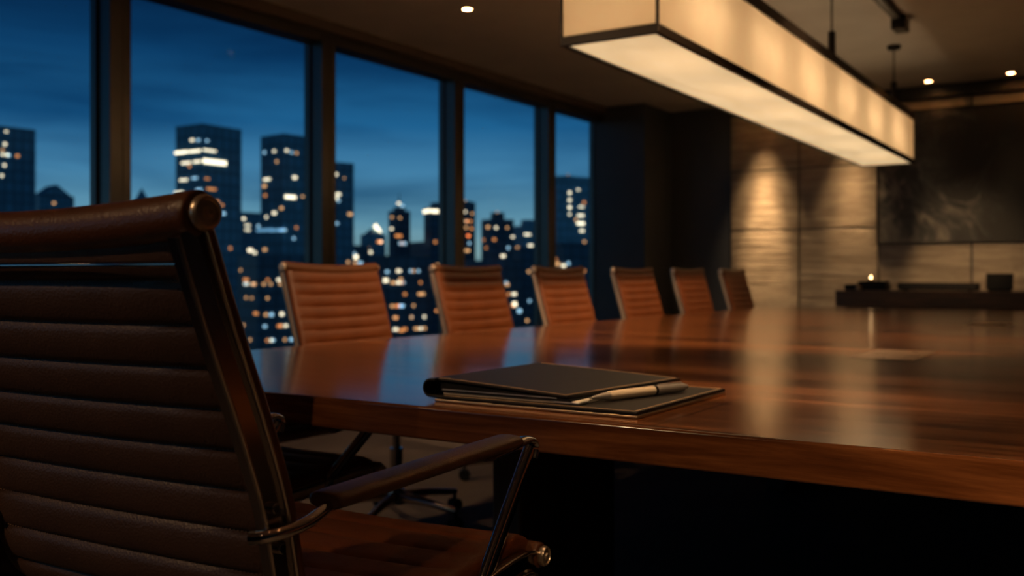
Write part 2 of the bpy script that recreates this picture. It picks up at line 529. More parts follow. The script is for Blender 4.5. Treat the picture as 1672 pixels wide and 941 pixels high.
# ------------------------------------------------------------------ the conference table
TZ, TTH = 0.74, 0.066
TX0, TX1, TY0, TY1 = -2.62, 1.22, 1.537, 8.10
tcx, tcy = (TX0 + TX1) / 2, (TY0 + TY1) / 2
table = tag(empty('conference_table', (tcx, tcy, 0)), 'long walnut conference table with a thick glossy top', 'table')
hx, hy = (TX1 - TX0) / 2, (TY1 - TY0) / 2
bm = new_bm(); add_box(bm, -hx, hx, -hy, hy, TZ - TTH, TZ, 0.006, 3)
obj('tabletop', bm, 'table', table, smooth=40)
for px in (-1.44 - tcx, 0.10 - tcx):
    for py in (2.20 - tcy, 4.5 - tcy, 6.75 - tcy):
        bm = new_bm()
        add_box(bm, px - 0.045, px + 0.045, py, py + 0.55, 0.0, TZ - TTH, 0.004, 1)
        obj('leg', bm, 'table_base', table, smooth=40)
bm = new_bm(); add_box(bm, -1.50 - tcx, 0.16 - tcx, 2.0 - tcy, 7.5 - tcy, TZ - TTH - 0.035, TZ - TTH, 0.003, 1)
obj('under_frame', bm, 'table_base', table, smooth=40)
for py in (3.39, 5.73):
    bm = new_bm()
    x0, x1, y0, y1 = -0.79 - tcx, -0.595 - tcx, py - 0.21 - tcy, py + 0.21 - tcy
    add_box(bm, x0, x1, y0, y0 + 0.012, TZ - 0.001, TZ + 0.0006)
    add_box(bm, x0, x1, y1 - 0.012, y1, TZ - 0.001, TZ + 0.0006)
    add_box(bm, x0, x0 + 0.012, y0 + 0.012, y1 - 0.012, TZ - 0.001, TZ + 0.0006)
    add_box(bm, x1 - 0.012, x1, y0 + 0.012, y1 - 0.012, TZ - 0.001, TZ + 0.0006)
    fr = obj('cable_hatch', bm, 'brass_edge', table); fr['label'] = 'bronze cable hatch frame'
    bm = new_bm()
    add_box(bm, x0 + 0.014, x1 - 0.014, y0 + 0.014, y1 - 0.014, TZ - 0.001, TZ + 0.0004)
    obj('lid', bm, 'hatch', fr)

# ------------------------------------------------------------------ conference chairs
def make_chair(name, dz=0.0, detail=True, recline=0.0, arm_z=0.735):
    """chair faces +y, origin on the floor under the seat; dz lowers the gas lift"""
    root = empty(name)
    Z = lambda z: z + dz
    ctl = [(-0.355 - recline, 1.062), (-0.319 - recline * 0.65, 0.95), (-0.285 - recline * 0.25, 0.85), (-0.256, 0.76), (-0.240, 0.69), (-0.226, 0.63), (-0.195, 0.575),
           (-0.13, 0.545), (-0.02, 0.536), (0.12, 0.54), (0.25, 0.553), (0.325, 0.553), (0.362, 0.535)]
    path = [(p.x, p.y) for p in catmull([(a, Z(b)) + (0,) for a, b in ctl], 6)]
    # arc length along the path
    cum = [0.0]
    for i in range(1, len(path)):
        cum.append(cum[-1] + math.hypot(path[i][0] - path[i - 1][0], path[i][1] - path[i - 1][1]))
    def at(s):
        for i in range(1, len(path)):
            if cum[i] >= s or i == len(path) - 1:
                t = (s - cum[i - 1]) / max(1e-9, cum[i] - cum[i - 1])
                p = Vector((path[i - 1][0] + (path[i][0] - path[i - 1][0]) * t, path[i - 1][1] + (path[i][1] - path[i - 1][1]) * t))
                j0, j1 = max(0, i - 2), min(len(path) - 1, i + 1)
                tg = Vector((path[j1][0] - path[j0][0], path[j1][1] - path[j0][1])).normalized()
                return p, Vector((-tg.y, tg.x))
    def pad(bm, s0, s1, pitch, hw, nf, nb, bf, bb, sag=0.006):
        ns = 10
        npan = max(1, round((s1 - s0) / pitch)); pt = (s1 - s0) / npan
        xsamp = [-1, -0.997, -0.985, -0.965, -0.93, -0.8, -0.55, -0.28, 0, 0.28, 0.55, 0.8, 0.93, 0.965, 0.985, 0.997, 1]
        F, B = [], []
        for i in range(npan * ns + 1):
            s = s0 + pt * i / ns
            ph = (i % ns) / ns
            b = abs(math.sin(PI * ph)) ** 0.42
            p, n = at(s)
            rf, rb = [], []
            for xx in xsamp:
                ax = abs(xx)
                e = 1.0 if ax < 0.93 else math.sqrt(max(0.0, 1 - ((ax - 0.93) / 0.07) ** 2))
                k = (b if ax < 0.93 else 0.75)
                kr = (b if ax < 0.93 else 0.0)
                dip = -sag * (1 - xx * xx)
                mid = (nf + nb) / 2
                f = mid + (nf - mid + bf * k) * (0.15 + 0.85 * e) + dip
                r = mid + (nb - mid - bb * kr) * (0.15 + 0.85 * e) + dip
                rf.append(bm.verts.new((xx * hw, p.x + n.x * f, p.y + n.y * f)))
                rb.append(bm.verts.new((xx * hw, p.x + n.x * r, p.y + n.y * r)))
            F.append(rf); B.append(rb)
        m = len(xsamp)
        for i in range(len(F) - 1):
            for k in range(m - 1):
                bm.faces.new((F[i][k], F[i][k + 1], F[i + 1][k + 1], F[i + 1][k]))
                fc = bm.faces.new((B[i][k + 1], B[i][k], B[i + 1][k], B[i + 1][k + 1]))
                if 2 < k < m - 4: fc.material_index = 1
            bm.faces.new((F[i][0], F[i + 1][0], B[i + 1][0], B[i][0]))
            bm.faces.new((F[i + 1][-1], F[i][-1], B[i][-1], B[i + 1][-1]))
        bm.faces.new([*F[0][::-1], *B[0]]); bm.faces.new([*F[-1], *B[-1][::-1]])
        return [s0 + pt * j for j in range(1, npan)]
    # s positions
    s_of_z = next(cum[i] for i in range(len(path)) if path[i][1] < Z(0.600))
    s_seat = next(cum[i] for i in range(len(path)) if path[i][0] > -0.12 and path[i][1] < Z(0.56))
    s_end = cum[-1]
    bm = new_bm()
    seams = pad(bm, 0.020, s_of_z + 0.03, 0.0515, 0.2825, 0.016, 0.001, 0.008, 0.0085)
    bp = obj('backrest', bm, 'leather', root, smooth=60)
    bp.data.materials.append(M['rear_leather'])
    bm = new_bm()
    pad(bm, s_seat - 0.06, s_end - 0.02, 0.062, 0.262, 0.020, -0.010, 0.0065, 0.004)
    st_ = obj('seat', bm, 'leather', root, smooth=60)
    st_.data.materials.append(M['rear_leather'])
    if detail:   # seam stitches on the rear of the backrest
        bm = new_bm()
        for s in seams:
            p, n = at(s)
            nn = 84
            for j in range(nn):
                x = -0.250 + 0.500 * (j + 0.5) / nn
                dip = -0.006 * (1 - (x / 0.287) ** 2)
                h = 0.0004 + dip
                y, z = p.x + n.x * h, p.y + n.y * h
                add_box(bm, x - 0.0019, x + 0.0019, y - 0.0008, y + 0.0008, z - 0.0006, z + 0.0006)
        st = obj('stitching', bm, 'brown_thread', bp); st['label'] = 'brown seam stitching'
    # top roll and front roll, wrapped in leather, with chrome end caps
    tp, tn = at(0.004)
    def roll(name, y, z, r, hw, capr, sag=0.0):
        bm = new_bm()
        prof = [(-hw, r * 0.80), (-hw + 0.004, r * 0.97), (-hw + 0.010, r), (-hw + 0.034, r), (-hw + 0.037, r * 0.955), (-hw + 0.040, r), *[(-hw * t, r) for t in (0.7, 0.5, 0.25, 0)],
                *[(hw * t, r) for t in (0.25, 0.5, 0.7)], (hw - 0.040, r), (hw - 0.037, r * 0.955), (hw - 0.034, r), (hw - 0.010, r), (hw - 0.004, r * 0.97), (hw, r * 0.80)]
        rings = []
        for x, rr in prof:
            zs_ = z - sag * (1 - (x / hw) ** 2)
            rings.append([bm.verts.new((x, y + rr * math.cos(2 * PI * k / 28), zs_ + rr * math.sin(2 * PI * k / 28))) for k in range(28)])
        for i in range(len(rings) - 1):
            for k in range(28):
                bm.faces.new((rings[i][k], rings[i][(k + 1) % 28], rings[i + 1][(k + 1) % 28], rings[i + 1][k]))
        bm.faces.new(rings[0][::-1]); bm.faces.new(rings[-1])
        ro = obj(name, bm, 'roll_leather', root, smooth=50)
        for sgn in (-1, 1):
            bm = new_bm()
            add_lathe(bm, [(capr * 0.9, 0), (capr, 0.003), (capr, 0.007), (capr * 0.90, 0.0105), (capr * 0.74, 0.0112), (capr * 0.68, 0.0092), (capr * 0.36, 0.0095), (capr * 0.30, 0.0125), (capr * 0.12, 0.0130), (capr * 0.10, 0.009), (0.0, 0.009)], 28)
            bmesh.ops.transform(bm, matrix=Matrix.Translation((sgn * (hw - 0.001), y, z)) @ Matrix.Rotation(sgn * PI / 2, 4, 'Y'), verts=bm.verts[:])
            c = obj('end_cap', bm, 'cap', ro, smooth=35); c['label'] = 'round chrome end cap'
        return ro
    roll('top_roll', tp.x + 0.002, tp.y + 0.004, 0.0240, 0.283, 0.0185, 0.013)
    fp, fn = at(s_end - 0.012)
    roll('front_roll', fp.x + 0.004, fp.y - 0.002, 0.0215, 0.283, 0.0165)
    # side rails: a polished channel with a bright bead along both edges
    xi, xo = 0.269, 0.282
    for sgn in (-1, 1):
        prof = [(xi, -0.036), (xo - 0.002, -0.036), (xo, -0.034), (xo, -0.030), (xo - 0.003, -0.027), (xo - 0.003, -0.006), (xo, -0.003), (xo, 0.0005), (xo - 0.002, 0.002), (xi, 0.002)]
        if not detail: prof = [(a, b * 0.62) for a, b in prof]
        prof = [(sgn * a, b) for a, b in prof]
        i0 = next(i for i in range(len(cum)) if cum[i] > 0.006)
        bm = new_bm(); add_sweep(bm, path[i0:], prof)
        rl = obj('side_rail', bm, 'dark_chrome' if detail else 'lamplit_chrome', root, smooth=35)
        for h in ((-0.0340, 0.000) if detail else (-0.0200, 0.000)):
            bm = new_bm()
            pts = []
            for i in range(i0, len(path), 2):
                p, n = at(cum[i])
                pts.append((sgn * (xo + 0.0004), p.x + n.x * h, p.y + n.y * h))
            add_tube(bm, pts, 0.0028 if detail else 0.0045, 8)
            b_ = obj('edge_bead', bm, 'satin_chrome', rl, smooth=60); b_['label'] = 'thin chrome edge bead'
    # slim cross bar below the top roll and two under the seat
    for s, h, rr in ((0.046, -0.022, 0.0035), (s_seat + 0.04, -0.03, 0.009), (s_seat + 0.30, -0.03, 0.009)):
        p, n = at(s)
        bm = new_bm(); add_cyl(bm, (-xi, p.x + n.x * h, p.y + n.y * h), (xi, p.x + n.x * h, p.y + n.y * h), rr, seg=12)
        obj('cross_bar', bm, 'chrome', root, smooth=40)
    # arms
    AZ = arm_z
    for sgn in (-1, 1):
        ax = sgn * 0.272
        arm = empty('armrest', (0, 0, 0), 0, root)
        bm = new_bm()       # leather pad, slightly crowned
        L = [(-0.175, 0.70), (-0.172, 0.93), (-0.16, 1.0), (0.0, 1.0), (0.20, 0.98), (0.262, 0.95), (0.268, 0.88), (0.269, 0.6)]
        prof = [(-0.026, -0.002), (-0.0285, 0.004), (-0.026, 0.010), (-0.017, 0.0135), (0, 0.0148), (0.017, 0.0135), (0.026, 0.010), (0.0285, 0.004), (0.026, -0.002), (0.014, -0.006), (-0.014, -0.006)]
        rings = [[bm.verts.new((ax + px * w, y, AZ - 0.004 + pz * (0.55 + 0.45 * w) + 0.006 * (y + 0.17) / 0.47)) for px, pz in prof] for y, w in L]
        for i in range(len(rings) - 1):
            for k in range(len(prof)):
                bm.faces.new((rings[i][k], rings[i][(k + 1) % len(prof)], rings[i + 1][(k + 1) % len(prof)], rings[i + 1][k]))
        bm.faces.new(rings[0][::-1]); bm.faces.new(rings[-1])
        obj('arm_pad', bm, 'arm_leather', arm, smooth=60)
        bm = new_bm()       # chrome bracket wrapping the rail
        bx = sgn * 0.2905
        pts = catmull([(sgn * 0.276, -0.302, AZ - 0.014), (bx, -0.290, AZ - 0.013), (bx + sgn * 0.003, -0.255, AZ - 0.013), (bx + sgn * 0.001, -0.225, AZ - 0.011), (sgn * 0.284, -0.195, AZ - 0.008), (ax + sgn * 0.004, -0.165, AZ - 0.006), (ax, -0.10, AZ - 0.008)], 5)
        add_tube(bm, pts, 0.0075, 12)
        obj('rear_bracket', bm, 'chrome', arm, smooth=60)
        bm = new_bm()       # front end: loop from under the pad, bending into the sloping support
        pts = catmull([(ax, 0.20, AZ - 0.010), (ax, 0.285, AZ - 0.003), (ax, 0.325, AZ - 0.001), (ax, 0.340, AZ - 0.012), (ax, 0.333, AZ - 0.032)], 6)
        add_tube(bm, pts, 0.0150, 14, ratio=0.42, flat_axis=(0, 0.3, 1))
        obj('front_bend', bm, 'chrome', arm, smooth=60)
        bm = new_bm()
        pts = [(ax + sgn * 0.0, 0.336 - 0.146 * t, AZ - 0.018 - (AZ - 0.018 - Z(0.545)) * t) for t in [k / 8 for k in range(9)]]
        pts += [(ax + sgn * 0.004, 0.184, Z(0.535)), (ax + sgn * 0.004, 0.180, Z(0.515))]
        add_tube(bm, pts, 0.0155, 16, ratio=0.62, flat_axis=(1, 0, 0))
        obj('arm_support', bm, 'chrome', arm, smooth=60)
        # hinge screws on the rail
        for zz in (AZ + 0.02, AZ - 0.03):
            bm = new_bm()
            p = next(q for q in path if q[1] < zz)
            add_cyl(bm, (sgn * 0.277, p[0] - 0.018, p[1]), (sgn * 0.2855, p[0] - 0.018, p[1]), 0.006, seg=12, bev=0.001)
            obj('screw', bm, 'chrome', arm, smooth=40)
    # underframe, gas lift and five star base
    bm = new_bm()
    add_box(bm, -0.10, 0.10, -0.10, 0.13, Z(0.462), Z(0.492), 0.008, 2)
    add_box(bm, -0.262, 0.262, 0.0, 0.05, Z(0.485), Z(0.505), 0.005, 1)
    obj('seat_plate', bm, 'black_metal', root, smooth=40)
    bm = new_bm()
    add_cyl(bm, (0, 0.01, Z(0.47)), (0, 0.01, 0.24), 0.016, seg=16)
    add_cyl(bm, (0, 0.01, 0.30), (0, 0.01, 0.085), 0.026, seg=16)
    obj('gas_lift', bm, 'dark_chrome', root, smooth=40)
    bm = new_bm()
    add_cyl(bm, (0, 0.01, 0.075), (0, 0.01, 0.135), 0.042, 0.034, seg=20, bev=0.004)
    hub = obj('base_hub', bm, 'dark_chrome', root, smooth=40)
    for k in range(5):
        a = 2 * PI * k / 5 + PI / 2
        d = Vector((math.cos(a), math.sin(a), 0))
        o0 = Vector((0, 0.01, 0))
        bm = new_bm()
        add_tube(bm, [o0 + d * 0.03 + Vector((0, 0, 0.105)), o0 + d * 0.16 + Vector((0, 0, 0.098)), o0 + d * 0.30 + Vector((0, 0, 0.080))], [0.021, 0.017, 0.012], 10)
        lg = obj('leg', bm, 'dark_chrome', root, smooth=60)
        bm = new_bm()
        c = o0 + d * 0.295
        side = Vector((-d.y, d.x, 0))
        for sg in (-1, 1):
            add_cyl(bm, c + side * sg * 0.006 + Vector((0, 0, 0.027)), c + side * sg * 0.022 + Vector((0, 0, 0.027)), 0.027, seg=18, bev=0.003)
        add_cyl(bm, c + Vector((0, 0, 0.025)), c + Vector((0, 0, 0.085)), 0.007, seg=10)
        obj('caster', bm, 'black_plastic', lg, smooth=40)
    return root

near = make_chair('conference_chair', recline=0.022)
NA = R(3.6)
near.location = (-0.842 - 0.272 * math.cos(NA) + 0.33 * math.sin(NA), 1.352 - 0.272 * math.sin(NA) - 0.33 * math.cos(NA), 0)
near.rotation_euler.z = NA
tag(near, 'brown leather conference chair seen from behind at the near end of the table', 'chair')

# the row on the window side, gas lifts a little lower
proto = make_chair('conference_chair', -0.028, detail=False, recline=-0.012, arm_z=0.640)
seat_labels = [
    'brown leather conference chair mostly hidden behind the near chair, seat under the table',
    'largest brown leather chair in the row along the windows, nearest to the portfolio',
    'second brown leather chair from the front of the visible window-side row',
    'third brown leather chair from the front of the visible window-side row',
    'fourth visible window-side chair, standing before the dark corner pier',
    'fifth visible window-side chair, second from the far stone wall',
    'last and smallest window-side chair, beside the lit stone wall']
ys = [2.17, 3.087, 4.068, 5.005, 5.99, 6.945, 7.90]
turn = [0, 0.5, -0.6, 0.8, -0.4, 0.4, 1.5]
for i, (y, lab) in enumerate(zip(ys, seat_labels)):
    c = proto if i == 0 else copy_tree(proto)
    c.location = (-2.565, y, 0)
    c.rotation_euler = (0, 0, -PI / 2 + R(turn[i]))
    tag(c, lab, 'chair', 'brown leather chairs along the window side')

nb = copy_tree(proto)
nb.location = (-1.90, 1.53, 0)
nb.rotation_euler = (0, 0, R(-1.5))
tag(nb, 'brown leather conference chair behind the near chair, its dark seat pushed under the table end', 'chair')
if 'group' in nb: del nb['group']

# ------------------------------------------------------------------ portfolio, notepad and pen
pf = tag(empty('portfolio', (-1.015, 1.83, TZ + 0.0006)), 'black leather portfolio with tan stitching lying closed on the table', 'portfolio')
px0, px1, pxt = -0.245, 0.244, 0.118       # spine, end of the bottom cover, end of the top cover
yd0, yd1 = -0.221, 0.221
th = 0.0055
SKEW = 0.026
def prof_strip(bm, pts, y0, y1, t, skew=0.0):
    """strip of leather: xz centre line, thickness t, extruded in y with softened edges"""
    path = [Vector(p) for p in pts]
    ring = []
    for i, p in enumerate(path):
        a = path[max(i - 1, 0)]; b = path[min(i + 1, len(path) - 1)]
        tg = (b - a).normalized(); n = Vector((-tg.y, tg.x))
        ring.append((p + n * t / 2, p - n * t / 2))
    out = [r[0] for r in ring] + [r[1] for r in ring[::-1]]
    c = []
    ylist = [(y0, 0.4), (y0 + 0.001, 0.85), (y0 + 0.0025, 1.0), (y1 - 0.0025, 1.0), (y1 - 0.001, 0.85), (y1, 0.4)]
    for y, k in ylist:
        row = []
        for i, r in enumerate(ring):
            m = (r[0] + r[1]) / 2
            row.append((m + (r[0] - m) * k, m + (r[1] - m) * k))
        pts2 = [q[0] for q in row] + [q[1] for q in row[::-1]]
        c.append([bm.verts.new((q.x + skew * max(0, (q.x - px0 - 0.03) / (pxt - px0 - 0.03)) * y / 0.21, y, q.y)) for q in pts2])
    m = len(c[0])
    for i in range(len(c) - 1):
        for k in range(m):
            bm.faces.new((c[i][k], c[i][(k + 1) % m], c[i + 1][(k + 1) % m], c[i + 1][k]))
    bm.faces.new(c[0][::-1]); bm.faces.new(c[-1])
zb, zt = 0.0095, 0.0440
rsp = (zt - zb) / 2
bot = [(px1, zb)] + [(px1 - 0.02 * k, zb) for k in range(1, 23)] + [(px0 + rsp + 0.012, zb)]
arc = [(px0 + rsp + 0.012 - 0.012 * min(k, 1) - rsp * 1.0 * math.sin(PI * k / 12), zb + rsp - rsp * math.cos(PI * k / 12)) for k in range(0, 13)]
arc[-1] = (px0 + rsp + 0.012, zt)
topc = [(px0 + rsp + 0.012 + (pxt - px0 - rsp - 0.012) * k / 12, zt - 0.0165 * (k / 12) ** 1.15) for k in range(13)]
bm = new_bm(); prof_strip(bm, bot, yd0, yd1, th); obj('bottom_cover', bm, 'black_leather', pf, smooth=50)
bm = new_bm(); prof_strip(bm, arc, yd0 + 0.001, yd1 - 0.001, th); obj('spine', bm, 'black_leather', pf, smooth=50)
tcov = None
bm = new_bm(); prof_strip(bm, topc, yd0 + 0.012, yd1 - 0.012, th, SKEW); tcov = obj('top_cover', bm, 'black_leather', pf, smooth=50)
bm = new_bm(); add_box(bm, px0 + 0.03, px1 + 0.002, yd0 - 0.001, yd1 + 0.001, 0.0, 0.0055, 0.0018, 2)
e = obj('edge_trim', bm, 'brass_edge', pf, smooth=40); e['label'] = 'tan metal edge under the bottom cover'
# stitches
def topz(x): 
    k = (x - (px0 + rsp + 0.012)) / (pxt - px0 - rsp - 0.012)
    return zt - 0.0165 * max(0, k) ** 1.15 + th / 2
bm = new_bm()
def stitch(x, y, z, along_x, ln=0.0042):
    a, b = (ln, 0.0018) if along_x else (0.0018, ln)
    add_box(bm, x - a / 2, x + a / 2, y - b / 2, y + b / 2, z - 0.0004, z + 0.0009)
n = 62
for j in range(n):
    x = px0 + 0.03 + (pxt - 0.008 - px0 - 0.03) * (j + 0.5) / n
    for y in (yd0 + 0.018, yd1 - 0.018): stitch(x + SKEW * max(0, (x - px0 - 0.03) / (pxt - px0 - 0.03)) * y / 0.21, y, topz(x), True)
n = 74
for j in range(n):
    y = yd0 + 0.018 + (yd1 - yd0 - 0.036) * (j + 0.5) / n
    stitch(pxt - 0.007 + SKEW * y / 0.21, y, topz(pxt - 0.007), False)
st = obj('stitching', bm, 'thread', tcov); st['label'] = 'tan stitching'
bc = [o for o in pf.children if o.name.startswith('bottom_cover')][0]
bm = new_bm()
n = 84
for j in range(n):
    x = px0 + 0.05 + (px1 - 0.008 - px0 - 0.05) * (j + 0.5) / n
    for y in (yd0 + 0.007, yd1 - 0.007): stitch(x, y, zb + th / 2, True)
n = 78
for j in range(n):
    y = yd0 + 0.007 + (yd1 - yd0 - 0.014) * (j + 0.5) / n
    stitch(px1 - 0.008, y, zb + th / 2, False)
st = obj('stitching', bm, 'thread', bc); st['label'] = 'tan stitching'

npd = tag(empty('notepad', (-1.015, 1.83, TZ + 0.0006)), 'writing pad with silver corner held inside the black portfolio', 'notepad')
bm = new_bm(); 
zp0 = zb + th / 2 + 0.0006
add_box(bm, px0 + 0.036, pxt - 0.006, yd0 + 0.022, yd1 - 0.022, zp0, zp0 + 0.0065, 0.0006, 1)
obj('paper_block', bm, 'paper', npd)
bm = new_bm()
def wedge(bm, x0, x1, y0, y1, z0, h0, h1):
    vs = [bm.verts.new(c) for c in ((x0, y0, z0), (x1, y0, z0), (x1, y1, z0), (x0, y1, z0), (x0, y0, z0 + h0), (x1, y0, z0 + h1), (x1, y1, z0 + h1), (x0, y1, z0 + h0))]
    for f in ((0, 3, 2, 1), (4, 5, 6, 7), (0, 1, 5, 4), (1, 2, 6, 5), (2, 3, 7, 6), (3, 0, 4, 7)): bm.faces.new([vs[i] for i in f])
wedge(bm, px0 + 0.034, pxt - 0.018, yd0 + 0.016, yd1 - 0.018, zp0 + 0.0068, 0.0175, 0.0035)
obj('backing_board', bm, 'black_plastic', npd)
bm = new_bm(); add_box(bm, pxt - 0.060, pxt - 0.002, yd0 + 0.0175, yd0 + 0.060, zp0 + 0.0012, zp0 + 0.0058, 0.001, 1)
o = obj('corner_clip', bm, 'silver', npd, smooth=40); o['label'] = 'silver corner clip'
bm = new_bm(); add_box(bm, px0 + 0.040, pxt - 0.05, yd0 + 0.013, yd0 + 0.016, zp0 + 0.010, zp0 + 0.0122, 0.0004, 1)
o = obj('binding_strip', bm, 'silver', npd); o['label'] = 'thin silver binding strip'

# pen: tip to the left, resting on the bottom cover
p_tip = Vector((-0.900, 1.665, 0)); p_end = Vector((-0.822, 1.955, 0))
pl = (p_end - p_tip).length
pr = 0.0098
pen = tag(empty('pen', (p_tip.x, p_tip.y, TZ + zb + th / 2 + 0.0012 + pr), math.atan2(p_end.y - p_tip.y, p_end.x - p_tip.x)), 'ivory and silver ballpoint pen lying on the black portfolio', 'pen')
def lathe_x(prof, seg=24):
    bm = new_bm(); add_lathe(bm, prof, seg)
    bmesh.ops.transform(bm, matrix=Matrix.Rotation(PI / 2, 4, 'Y'), verts=bm.verts[:])
    return bm
k = pl / 0.30
obj('tip', lathe_x([(0.0008, 0), (0.0016, 0.006), (0.0018, 0.010), (0.0034, 0.012), (0.0060, 0.034), (0.0082, 0.052), (0.0086, 0.056)]), 'silver', pen, smooth=40)
obj('barrel', lathe_x([(0.0086, 0.056), (0.0095, 0.058), (0.0098, 0.075), (0.0098, 0.186), (0.0095, 0.192)]), 'ivory', pen, smooth=40)
obj('ring', lathe_x([(0.0095, 0.192), (0.0101, 0.193), (0.0101, 0.199), (0.0096, 0.200)]), 'black_metal', pen, smooth=40)
obj('cap', lathe_x([(0.0094, 0.200), (0.0098, 0.203), (0.0095, 0.270), (0.0084, 0.290), (0.0060, 0.292), (0.0050, 0.294), (0.0048, 0.303), (0.0030, 0.306), (0.0, 0.3065)]), 'silver', pen, smooth=40)
bm = new_bm(); add_box(bm, 0.208, 0.285, -0.002, 0.002, 0.0098, 0.0118, 0.0008, 1); add_box(bm, 0.278, 0.285, -0.002, 0.002, 0.0070, 0.0105)
obj('clip', bm, 'silver', pen, smooth=40)

# ------------------------------------------------------------------ the long pendant lamp
LX, LY0, LY1 = -1.915, 3.71, 9.35
LZ = 2.0
LL, LW, LH = LY1 - LY0, 0.465, 0.455
lamp = tag(empty('pendant_lamp', (LX, LY0, LZ), R(0.55)), 'long glowing box lamp in a dark frame hanging over the table', 'lamp')
hw = LW / 2
def frame_ring(z0, z1, t):
    bm = new_bm()
    add_box(bm, -hw, hw, 0, t, z0, z1, 0.002, 1)
    add_box(bm, -hw, hw, LL - t, LL, z0, z1, 0.002, 1)
    add_box(bm, -hw, -hw + t, t, LL - t, z0, z1, 0.002, 1)
    add_box(bm, hw - t, hw, t, LL - t, z0, z1, 0.002, 1)
    return bm
obj('bottom_frame', frame_ring(0, 0.042, 0.022), 'lamp_frame', lamp, smooth=40)
obj('top_frame', frame_ring(LH - 0.065, LH, 0.022), 'lamp_frame', lamp, smooth=40)
for sx in (-1, 1):
    for yy in (0.006, LL - 0.006):
        bm = new_bm(); add_box(bm, sx * (hw - 0.006) - 0.006, sx * (hw - 0.006) + 0.006, yy - 0.006, yy + 0.006, 0.042, LH - 0.065)
        obj('corner_post', bm, 'lamp_frame', lamp)
def panel(name, c, mat):
    bm = new_bm(); bm.faces.new([bm.verts.new(v) for v in c]); return obj(name, bm, mat, lamp)
g = 0.010
def thin(name, b, mat):
    bm = new_bm(); add_box(bm, *b); return obj(name, bm, mat, lamp)
panel('side_shade', [(hw - g, g, 0.042), (hw - g, LL - g, 0.042), (hw - g, LL - g, LH - 0.065), (hw - g, g, LH - 0.065)], 'shade')
panel('side_shade', [(-hw + g, g, 0.042), (-hw + g, LL - g, 0.042), (-hw + g, LL - g, LH - 0.065), (-hw + g, g, LH - 0.065)], 'shade')
panel('end_shade', [(-hw + g, g, 0.042), (hw - g, g, 0.042), (hw - g, g, LH - 0.065), (-hw + g, g, LH - 0.065)], 'shade')
panel('end_shade', [(-hw + g, LL - g, 0.042), (hw - g, LL - g, 0.042), (hw - g, LL - g, LH - 0.065), (-hw + g, LL - g, LH - 0.065)], 'shade')
panel('diffuser', [(-hw + 0.02, 0.02, 0.010), (hw - 0.02, 0.02, 0.010), (hw - 0.02, LL - 0.02, 0.010), (-hw + 0.02, LL - 0.02, 0.010)], 'diffuser')
bulb_ys = [0.62 + 0.87 * k for k in range(6)]
for by in bulb_ys:
    bm = new_bm(); add_cyl(bm, (0.06, by - 0.24, 0.262), (0.06, by + 0.24, 0.262), 0.013, seg=12, bev=0.002)
    bb = obj('light_tube', bm, 'lamp_frame', lamp, smooth=40)
    bm = new_bm()
    for q in (-0.15, 0.15): add_cyl(bm, (0.06, by + q, 0.27), (0.06, by + q, 0.40), 0.005, seg=10)
    obj('holder', bm, 'lamp_frame', bb, smooth=40)
    bm = new_bm(); add_box(bm, -hw + 0.02, hw - 0.02, by - 0.008, by + 0.008, 0.398, 0.408)
    obj('cross_bar', bm, 'lamp_frame', lamp)
for xx, D in ((0.20, 6.47), (0.20, 8.15)):
    wx = LX + xx
    wy = (D + wx * ST) / CT
    ly = wy - LY0
    bm = new_bm()
    add_cyl(bm, (xx, ly, LH - 0.02), (xx, ly, CEIL - LZ - 0.02), 0.006, seg=10)
    rod = obj('suspension_rod', bm, 'lamp_frame', lamp, smooth=40)
    bm = new_bm(); add_cyl(bm, (xx, ly, LH - 0.01), (xx, ly, LH + 0.16), 0.024, seg=14, bev=0.003)
    obj('rod_sleeve', bm, 'lamp_frame', rod, smooth=40)
    bm = new_bm(); add_cyl(bm, (xx, ly, CEIL - LZ - 0.035), (xx, ly, CEIL - LZ - 0.001), 0.05, 0.055, seg=20, bev=0.003)
    obj('ceiling_canopy', bm, 'lamp_frame', rod, smooth=40)

WARM = (1.0, 0.61, 0.31)
def point(name, loc, power, radius, col=WARM):
    ld = bpy.data.lights.new(name, 'POINT'); ld.energy = power; ld.shadow_soft_size = radius; ld.color = col
    o = bpy.data.objects.new(name, ld); COL.objects.link(o); o.location = loc
    return o
def spot(name, loc, target, power, angle, blend=0.6, radius=0.03, col=WARM):
    ld = bpy.data.lights.new(name, 'SPOT'); ld.energy = power; ld.spot_size = R(angle); ld.spot_blend = blend; ld.shadow_soft_size = radius; ld.color = col
    o = bpy.data.objects.new(name, ld); COL.objects.link(o); o.location = loc
    o.rotation_euler = (Vector(target) - Vector(loc)).to_track_quat('-Z', 'Y').to_euler()
    return o
for by in bulb_ys:
    for q in (-0.17, 0.0, 0.17):
        p = point('bulb_light', (0.06, by + q, 0.222), 0.50, 0.02, (1.0, 0.66, 0.36))
        p.parent = lamp

# black ceiling track over the lamp's right side, ending near the far rod
tr = tag(empty('ceiling_track', (-1.53, 5.0, CEIL)), 'black lighting track on the ceiling above the lamp', 'lighting track')
bm = new_bm(); add_box(bm, -0.03, 0.03, -3.0, 2.62, -0.045, 0.0, 0.003, 1); obj('rail', bm, 'black_metal', tr, smooth=40)
bm = new_bm(); add_box(bm, -0.05, 0.05, 2.60, 2.78, -0.10, 0.0, 0.006, 1); obj('end_feed', bm, 'black_metal', tr, smooth=40)

